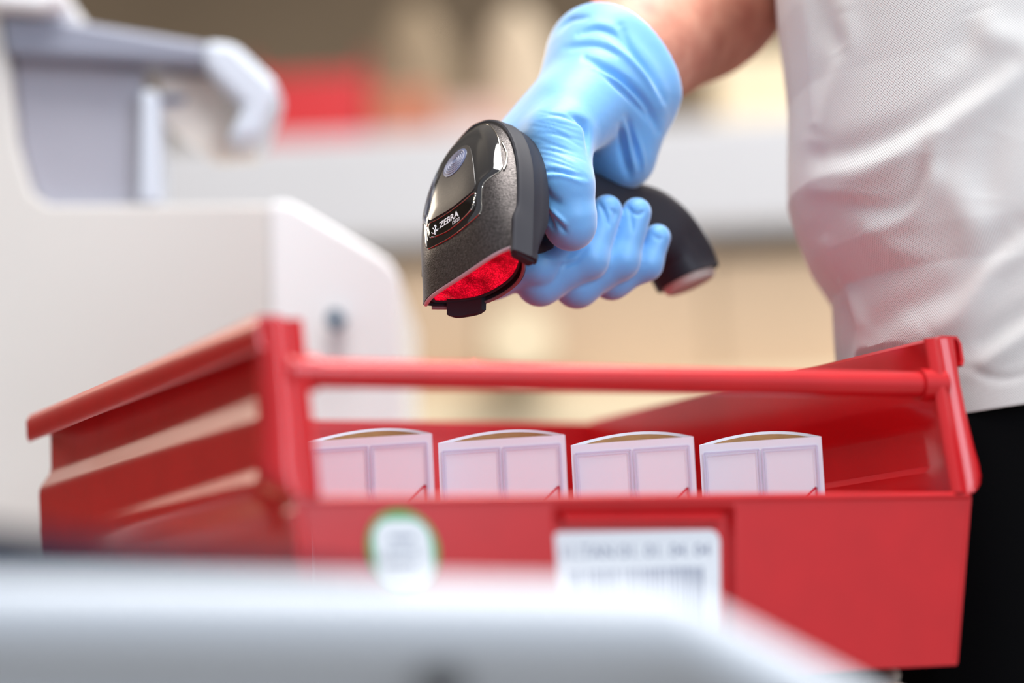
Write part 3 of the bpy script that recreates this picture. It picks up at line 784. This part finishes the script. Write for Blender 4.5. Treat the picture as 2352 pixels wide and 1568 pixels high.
# shirt: closed outline of the torso, height by height, shifted so that its front hangs as in the photo
OUT = smooth_path([(135, 1165), (143, 1130), (166, 1100), (205, 1075), (260, 1062), (340, 1062), (430, 1090), (480, 1180), (475, 1300), (400, 1385), (290, 1400), (200, 1350), (155, 1270), (137, 1205), (135, 1165)], 261)[:-1]
PR = [(-250, 1800), (0, 1815), (100, 1826), (200, 1835), (320, 1831), (430, 1830), (500, 1850), (580, 1880), (660, 1933), (760, 1936), (830, 1941), (900, 1952), (1000, 1960)]
def shirt():
    zs = []; sh = []
    for y, x in PR:
        p = P(x, y, 1168); zs.append(p[2]); sh.append(p[0]-135)
    zs, sh = np.array(zs), np.array(sh); o = np.argsort(zs)
    ztop = P(1900, -260, 1168)[2]
    hem0 = P(2250, 945, 1095)[2]; hem1 = P(2352, 922, 1095)[2]
    nz = 230; V = []; UV = []
    nu = len(OUT)
    seg = np.linalg.norm(np.diff(np.concatenate([OUT, OUT[:1]]), axis=0), axis=1); arc = np.concatenate([[0], np.cumsum(seg)[:-1]])
    tang = np.roll(OUT, -1, 0)-np.roll(OUT, 1, 0); nrm = np.stack([tang[:, 1], -tang[:, 0]], 1); nrm /= np.linalg.norm(nrm, axis=1)[:, None]
    cen = OUT.mean(0); fl = ((OUT-cen)*nrm).sum(1) < 0; nrm[fl] *= -1
    for j in range(nz):
        s = j/(nz-1)
        for i in range(nu):
            hem = hem0+(hem1-hem0)*np.clip((OUT[i, 0]-200)/60, -1.2, 3)
            hem = min(max(hem, hem0-6), hem1+14)
            z = ztop+(hem-ztop)*s
            V.append((OUT[i, 0], OUT[i, 1], z)); UV.append((arc[i], z))
    V = np.array(V); NN = np.tile(np.concatenate([nrm, np.zeros((nu, 1))], 1), (nz, 1))
    wgt = np.clip(1-(V[:, 0]-135)/200, 0, 1)       # only the front hangs and swings
    V[:, 0] += np.interp(V[:, 2], zs[o], sh[o])*wgt
    # below the bin rim the cloth is pushed back by the bin
    q = V-CAM; d = q@FW; px_ = CX+FPX*(q@RT)/d; py_ = CY-FPX*(q@UP)/d
    front = (V[:, 1] < 1205)
    disp = np.zeros(len(V))
    def stroke(pts, wpx, amp):
        p = smooth_path(pts, 20); best = np.full(len(V), 1e9); tt = np.zeros(len(V))
        for i, (a, b) in enumerate(zip(p, p[1:])):
            e = b-a; L = e@e+1e-9; s = np.clip(((px_-a[0])*e[0]+(py_-a[1])*e[1])/L, 0, 1)
            r = np.hypot(px_-a[0]-s*e[0], py_-a[1]-s*e[1]); u = r < best; best[u] = r[u]; tt[u] = (i+s[u])/19
        disp[:] += .62*amp*np.sin(np.pi*np.clip(tt, .06, .94))**.5*np.exp(-(best/wpx)**2)*front
    for a in ([[(2420, 110), (2330, 170), (2230, 250), (2110, 330), (1990, 400), (1890, 415)], 38, 6.5],
              [[(2330, 150), (2220, 215), (2100, 290), (1960, 345), (1890, 360)], 32, -4.5],
              [[(2160, 310), (2145, 370), (2140, 420), (2090, 500), (2000, 530)], 20, 3.2],
              [[(2120, 340), (2100, 430), (2050, 470), (1960, 470)], 26, -3],
              [[(2150, 410), (2200, 450), (2240, 540), (2200, 650), (2090, 740)], 45, 4],
              [[(2380, 560), (2280, 620), (2210, 720), (2130, 770)], 30, 5],
              [[(2340, 520), (2260, 580), (2190, 660), (2060, 720), (1990, 770)], 34, -5],
              [[(2380, 700), (2290, 760), (2230, 800)], 28, -3], [[(2390, 740), (2310, 800), (2240, 850)], 22, 3],
              [[(1880, -40), (1900, 60), (1930, 120)], 26, -3.5], [[(1940, 20), (1950, 110), (1910, 220), (1880, 320)], 26, 3.2],
              [[(1850, -20), (1862, 120), (1872, 280)], 14, 2.2], [[(2250, 20), (2280, 80), (2380, 100)], 40, 4], [[(2260, -40), (2230, 60), (2180, 140)], 30, -3],
              [[(1900, 560), (1940, 640), (1972, 740), (1970, 830)], 16, 4], [[(1925, 640), (1950, 740), (1948, 830)], 14, -3],
              [[(1860, 440), (1950, 445), (2040, 455)], 18, 1.6], [[(1980, 520), (2050, 570), (2150, 600)], 34, 2.6],
              [[(2210, 840), (2300, 870), (2380, 850)], 12, -1.2], [[(2300, 300), (2270, 380), (2260, 460)], 40, -3]): stroke(*a)
    V = V+NN*disp[:, None]
    # clear of the bin: nothing below its rim may reach over the right wall
    rel = V-BO; a = rel@bu; b = rel@bv; c = rel@bk
    lim = BW+14-60*smoothstep(c, HR+2, HR+45); m_ = (c < HR+45) & (b < BL+20) & (a < lim) & (b > -60)
    V[m_] += bu*(lim-a)[m_][:, None]
    F = grid(nu, nz, True)
    o = mesh('shirt', V, F, M_knit, person)
    uvl = o.data.uv_layers.new(name='weave'); UV = np.array(UV)
    li = np.empty(len(o.data.loops), dtype=np.int32); o.data.loops.foreach_get('vertex_index', li)
    uv = UV[li]; 
    uvl.data.foreach_set('uv', uv.astype(np.float32).ravel())
    so = o.modifiers.new('cloth', 'SOLIDIFY'); so.thickness = .0012; so.offset = -1
    o['label'] = 'loose white pique knit shirt with folds'
    return o
shirt()

def trousers():
    V = []; zs = np.linspace(P(2250, 945, 1095)[2]+11, 700, 40); nu = 0
    O2 = OUT[::2]; c = O2.mean(0); nu = len(O2)
    for z in zs:
        for p in O2:
            q = c+(p-c)*.95; V.append((q[0]+8, q[1], z))
    V = np.array(V); rel = V-BO; a = rel@bu; b = rel@bv; cc = rel@bk
    lim = BW+17+6*np.sin(V[:, 2]/22.+V[:, 1]/60.)*np.clip((1000-V[:, 2])/60, 0, 1); m_ = (cc < HR+10) & (b < BL+20) & (a < lim); V[m_] += bu*((lim-a)[m_])[:, None]
    F = grid(nu, 40, True)
    parts = [(V, F)]
    for cx_, cy_ in ((345, 1200), (360, 1360)):
        L = []
        pth = smooth_path([(cx_, cy_, 760), (cx_-6, cy_, 480), (cx_, cy_, 250), (cx_+10, cy_, 60)], 16)
        parts.append(tube(pth, np.interp(np.arange(16), [0, 7, 15], [98, 70, 58]), 28, up=(1, 0, 0)))
    return mesh('trousers', *join(*parts), M_trouser, person)
trousers()
for cy_ in (1200, 1360):
    X, Y, Z = 300., cy_, 0.
    V = []; secs = [(-120, 18, 30), (-105, 34, 44), (-60, 44, 62), (0, 44, 84), (50, 40, 104), (90, 38, 108), (112, 26, 90)]
    for dx, wy, hz in secs:
        for j in range(16):
            a = 2*math.pi*j/16; zz = hz/2+hz/2*math.sin(a); V.append((X+dx+30, Y+wy*math.cos(a)*(1 if a > math.pi else .9), zz))
    mesh('shoe', V, grid(16, 7, True)+[tuple(range(16))[::-1], tuple(range(96, 112))], M_shoe, person)

# ------------------------------------------------------------------ trolley shelf under the bin
zsh = B(0, 0, -HB)[2]-6.4
tr = thing('trolley', B(BW*.42, 160, -HB-950), 'white trolley with a beige edged top carrying the red bin', 'trolley')
poly = [B(-150, 18, 0), B(BW-30, 16, 0), B(BW-24, 24, 0), B(BW-22, BL+40, 0), B(-150, BL+40, 0)]
poly = [np.array([p[0], p[1], zsh]) for p in poly]
bevel(mesh('top_board', *prism(poly, (0, 0, -14)), M_beige, tr, smooth=False), 2)
for a, b in ((-130, 40), (BW-60, 50), (BW-50, BL+15), (-130, BL+15)):
    q = B(a, b, 0); mesh('leg', *tube([(q[0], q[1], zsh-14), (q[0], q[1], 0)], 13, 14, up=(1, 0, 0)), M_foot, tr)

# ------------------------------------------------------------------ white bench machine behind on the left
YM = 1420.
def Q(x, y, dep=0.):                             # point on the machine's upright front plane, dep behind it
    q = plane_hit(x, y, np.array([0, YM, 0]), np.array([0, 1., 0])); return q+np.array([0, dep, 0])
mc = thing('bench_machine', Q(300, 1560, 150), 'large white bench machine with an overhanging arm behind the red bin', 'machine')
zb = Q(300, 1480)[2]
def base(p): return np.array([p[0], p[1], zb])
lowp = [base(Q(-260, 1000)), base(Q(618, 1000)), Q(618, 468), Q(110, 470), Q(70, 440), Q(38, 330), Q(20, 160), Q(2, 60), Q(-10, -120), Q(-260, -120)]
bevel(mesh('housing', *prism(lowp, (0, 260, 0)), M_plastic, mc, smooth=False), 2, 2)
rp = [base(Q(618, 1000)), base(Q(918, 1000)), Q(918, 640), Q(896, 604), Q(690, 478), Q(660, 464), Q(618, 464)]
sc_ = bevel(mesh('side_cover', *prism([p+np.array([0, -1+(p[0]-rp[0][0])*-.12, 0]) for p in rp], (0, 240, 0)), M_plastic2, mc, smooth=False), 3, 3)
kp = Q(775, 742, -22); mesh('knob', *join(tube([kp, kp+[0, 12, 0]], [5.5, 6.5], 20, up=(0, 0, 1))), mat('blue_grey_knob', srgb(128, 146, 162), .5, noise=(20, .05)), sc_)['label'] = 'small dark round knob'
gp = [Q(22, 120), Q(322, 150), Q(318, 462), Q(112, 466), Q(72, 436), Q(42, 330)]
mesh('grey_panel', *prism([p+[0, 14, 0] for p in gp], (0, 12, 0)), M_panelgrey, mc, smooth=False)
bp2 = [Q(2, 36), Q(150, 46), Q(520, 108), Q(560, 140), Q(470, 152), Q(15, 128)]
bevel(mesh('arm_beam', *prism([p+[0, -4, 0] for p in bp2], (0, 45, 0)), M_darkbeam, mc, smooth=False), 4, 2)
ep = [Q(470, 98), Q(540, 104), Q(640, 196), Q(634, 232), Q(596, 330), Q(520, 330), Q(560, 250), Q(470, 160)]
bevel(mesh('arm_end', *prism([p+[0, -8, 0] for p in ep], (0, 45, 0)), M_bluewhite, mc, smooth=False), 5, 2)
bevel(mesh('strut', *prism([Q(322, 205), Q(362, 205), Q(368, 470), Q(316, 470)], (0, 40, 0)), M_bluewhite, mc, smooth=False), 3, 2)
ip = [Q(350, 160, 20), Q(560, 160, 20), Q(604, 250, 20), Q(580, 345, 20), Q(480, 352, 20), Q(365, 262, 20)]
mesh('print_head', *prism(ip, (0, 12, 0)), mat('taupe_plastic', srgb(226, 218, 208), .5, noise=(20, .15)), mc, smooth=False)
bevel(mesh('dark_latch', *prism([Q(335, 200, 16), Q(420, 204, 16), Q(410, 226, 16), Q(335, 224, 16)], (0, 8, 0)), M_darkbeam, mc, smooth=False), 2)
tp = [Q(-40, -30), Q(150, -30), Q(158, 20), Q(120, 44), Q(-40, 28)]
bevel(mesh('top_cap', *prism([p+[0, -20, 0] for p in tp], (0, 160, 0)), M_plastic2, mc, smooth=False), 5, 2)
# worktop that carries it
tb = thing('work_table', (-330, 1610, 0), 'grey work table standing under the white bench machine', 'table')
bevel(mesh('table_top', *box((-330, 1600, zb-15.5), (900, 500, 30)), M_grey, tb, smooth=False), 3)
for x in (-740, 80):
    for y in (1390, 1810): mesh('leg', *box((x, y, (zb-30)/2), (40, 40, zb-31)), M_foot, tb, smooth=False)

# ------------------------------------------------------------------ near device, out of focus at the bottom
def near_device():
    L0 = P(-420, 1290, 650); R0 = P(1530, 1332, 680); RB = P(2070, 1610, 720)
    dev = thing('label_printer', P(700, 1700, 760), 'pale grey desktop device in the near foreground, right end sloping down', 'printer')
    M_case = mat('pale_casing', srgb(206, 212, 220), .55, noise=(5, .02))
    fy = lambda x: L0[1]+(x-L0[0])*(R0[1]-L0[1])/(R0[0]-L0[0])-8
    fz = lambda x: L0[2]+(x-L0[0])*(R0[2]-L0[2])/(R0[0]-L0[0])
    # cross-section (depth, height): rounded top edge, upright front, tucked-in foot
    sec = [(130, -1), (50, 0), (28, -.6), (12, -2.4), (4, -5), (1, -8.5), (0, -13), (1, -18), (4, -22), (10, -26), (20, -30), (30, -36), (34, -75), (130, -75)]
    xs = list(np.linspace(L0[0]-60, R0[0], 12))+[R0[0]+6]+list(np.linspace(R0[0]+14, RB[0]+14, 8))
    V = []
    for x in xs:
        f = max(0, (x-R0[0])/(RB[0]-R0[0])); dz = -max(0, f-.03)*(fz(R0[0])-RB[2]-1)
        for yy, zz in sec: V.append((x, fy(x)+yy, max(fz(x)+zz+dz, fz(x)-75.) if zz > -60 else fz(x)+zz))
    n = len(sec); F = grid(n, len(xs), True)+[tuple(range(n))[::-1], tuple(range((len(xs)-1)*n, len(xs)*n))]
    mesh('casing', V, F, M_case, dev)
    # dark display strip along the upper left edge
    V, F = box((0, 0, 0), (1, 1, 1)); x0, x1 = L0[0]-55, P(900, 1300, 660)[0]
    sv = np.array([(x0, fy(x0)+1, fz(x0)-8), (x1, fy(x1)+18, fz(x1)-2), (x1, fy(x1)+55, fz(x1)-1), (x0, fy(x0)+55, fz(x0)-1), (x0, fy(x0)+3, fz(x0)+20), (x1, fy(x1)+22, fz(x1)+.5), (x1, fy(x1)+55, fz(x1)+.5), (x0, fy(x0)+55, fz(x0)+20.5)])
    mesh('display', sv, F, M_navy, dev, smooth=False)['label'] = 'dark navy display strip'
    q = P(1012, 1566, 672); kp = np.array([q[0], fy(q[0])+10, q[2]])
    mesh('button', *tube([kp, kp+[0, 14, 0]], [6, 7], 24, up=(0, 0, 1)), M_shoe, dev)['label'] = 'dark round button'
    xm = float(np.mean(xs)); zt_ = fz(xm)-75
    mesh('stand', *box((xm, fy(xm)+85, zt_/2), (140, 50, zt_-2)), M_foot, dev, smooth=False)
    mesh('base_plate', *box((xm, fy(xm)+85, 8), (300, 110, 16)), M_foot, dev, smooth=False)
near_device()

# ------------------------------------------------------------------ shelving far behind
YB = 2750.
def Z(x, y, dep=0.):
    q = plane_hit(x, y, np.array([0, YB+dep, 0]), np.array([0, 1., 0])); return q
rack = thing('shelving_rack', (350, YB+250, 0), 'wide pale grey shelving rack across the background', 'shelf')
zt, zl = Z(1176, 292)[2], Z(1176, 548)[2]
bevel(mesh('upper_shelf', *box((300, YB+250, (zt+zl)/2), (2600, 500, zt-zl)), M_grey, rack, smooth=False), 8)
z2 = Z(1176, 905)[2]
bevel(mesh('lower_shelf', *box((300, YB+225, z2-40), (2600, 550, 80)), M_cream, rack, smooth=False), 6)
for x in (-985, 1585):
    for y in (YB+20, YB+480): mesh('upright', *box((x, y, (zt+600)/2), (30, 40, zt+600)), M_grey, rack, smooth=False)
mesh('back_sheet', *box((300, YB+505, (zl+z2)/2), (2600, 8, zl-z2)), M_board2, rack, smooth=False)
def cbox(x0, x1, y0, y1, dep, depth, z_floor, m, label, group=None, name='cardboard_box', cat='box'):
    a, b = Z(x0, y0, dep), Z(x1, y0, dep)
    t = thing(name, ((a[0]+b[0])/2, YB+dep+depth/2, z_floor), label, cat, group)
    cx_, wd = (a[0]+b[0])/2, b[0]-a[0]; hh = a[2]-z_floor
    bevel(mesh('carton', *box((cx_, YB+dep+depth/2, z_floor+hh/2+.5), (wd, depth, hh-1)), m, t, smooth=False), 4)
    mesh('tape', *box((cx_, YB+dep+depth/2, z_floor+hh+.4), (40, depth*.98, 1)), M_cream, t, smooth=False)
    return t
cbox(560, 1106, 618, 850, 40, 300, z2, M_board, 'brown cardboard box on the lower rack shelf behind the scanner, left')
cbox(1110, 1626, 590, 850, 40, 300, z2, M_board, 'brown cardboard box on the lower rack shelf behind the fingers')
cbox(1630, 2150, 590, 850, 40, 300, z2, M_board, 'brown cardboard box on the lower rack shelf behind the white shirt')
# things on the upper shelf
def open_bin(x0, x1, ytop, dep, m, label):
    a, b = Z(x0, ytop, dep), Z(x1, ytop, dep); h_ = a[2]-zt; W_ = b[0]-a[0]; D_ = 300; y0 = YB+dep
    t = thing('storage_bin', (a[0]+W_/2, y0+D_/2, zt), label, 'storage bin')
    X0, X1 = a[0], b[0]
    mesh('side_wall', *box((X0+2, y0+D_/2, zt+h_/2+.5), (4, D_, h_-1)), m, t, smooth=False)
    mesh('side_wall', *box((X1-2, y0+D_/2, zt+h_/2+.5), (4, D_, h_-1)), m, t, smooth=False)
    mesh('front_wall', *box((X0+W_/2, y0+2, zt+h_*.4+.5), (W_-8.4, 4, h_*.8-1)), m, t, smooth=False)
    mesh('back_wall', *box((X0+W_/2, y0+D_-2, zt+h_/2+.5), (W_-8.4, 4, h_-1)), m, t, smooth=False)
    mesh('bin_floor', *box((X0+W_/2, y0+D_/2, zt+3), (W_-8.4, D_-8.4, 4)), m, t, smooth=False)
open_bin(575, 838, 140, 20, M_red, 'red bin blurred on the upper rack shelf beside the machine arm')
M_pink = mat('dusty_pink_card', srgb(196, 160, 148), .8, noise=(5, .06))
cbox(850, 1000, 205, 292, 50, 220, zt, mat('rust_card', srgb(176, 110, 84), .8, noise=(5, .08)), 'rust brown carton on the upper rack shelf next to the red bin')
cbox(1010, 1180, 235, 292, 50, 220, zt, M_pink, 'low dusty pink carton on the upper rack shelf behind the glove')
cbox(1640, 1960, 120, 292, 70, 260, zt, M_cream, 'cream carton on the upper rack shelf beside the shirt')
def sack(x, y, rpx, dep, m, label):
    c = Z(x, y, dep); r = rpx/FPX*(YB+dep)
    V = []; n = 24
    hh = c[2]-zt+r
    for k, (f, q) in enumerate(((0, .62), (.02, .8), (.12, .96), (.4, 1.), (.65, .93), (.82, .74), (.92, .5), (.97, .3), (1., .12))):
        for j in range(n):
            a = 2*math.pi*j/n; rr_ = r*q*(1+.04*math.sin(3*a+k)); V.append((c[0]+rr_*math.cos(a), c[1]+rr_*.8*math.sin(a), zt+.5+hh*f))
    o = mesh('sack', V, grid(n, 9, True)+[tuple(range(n))[::-1], tuple(range(8*n, 9*n))], m, origin=(c[0], c[1], zt)); tag(o, label, 'sack')
sack(955, 110, 104, 372, mat('tan_paper', srgb(150, 132, 108), .8, noise=(8, .1)), 'round tan paper sack at the back of the upper rack shelf')
sack(1190, 104, 96, 380, mat('sand_paper', srgb(204, 186, 162), .8, noise=(8, .08)), 'pale sand-coloured sack behind the wrist on the upper shelf')
# cream roll seen between the boxes and the bin
c = Z(1200, 870, -120); r = 78/FPX*(YB-100)
V = []; 
roll = tube([(c[0], c[1]-60, z2+r+.5), (c[0], c[1]+110, z2+r+.5)], r, 32, up=(0, 0, 1))
o = mesh('paper_roll', *roll, M_cream, origin=(c[0], c[1], z2)); tag(o, 'cream paper roll lying on the shelf edge above the bin bar', 'paper roll')

for o in bpy.data.objects:
    for k in ('org',):
        if k in o: del o[k]
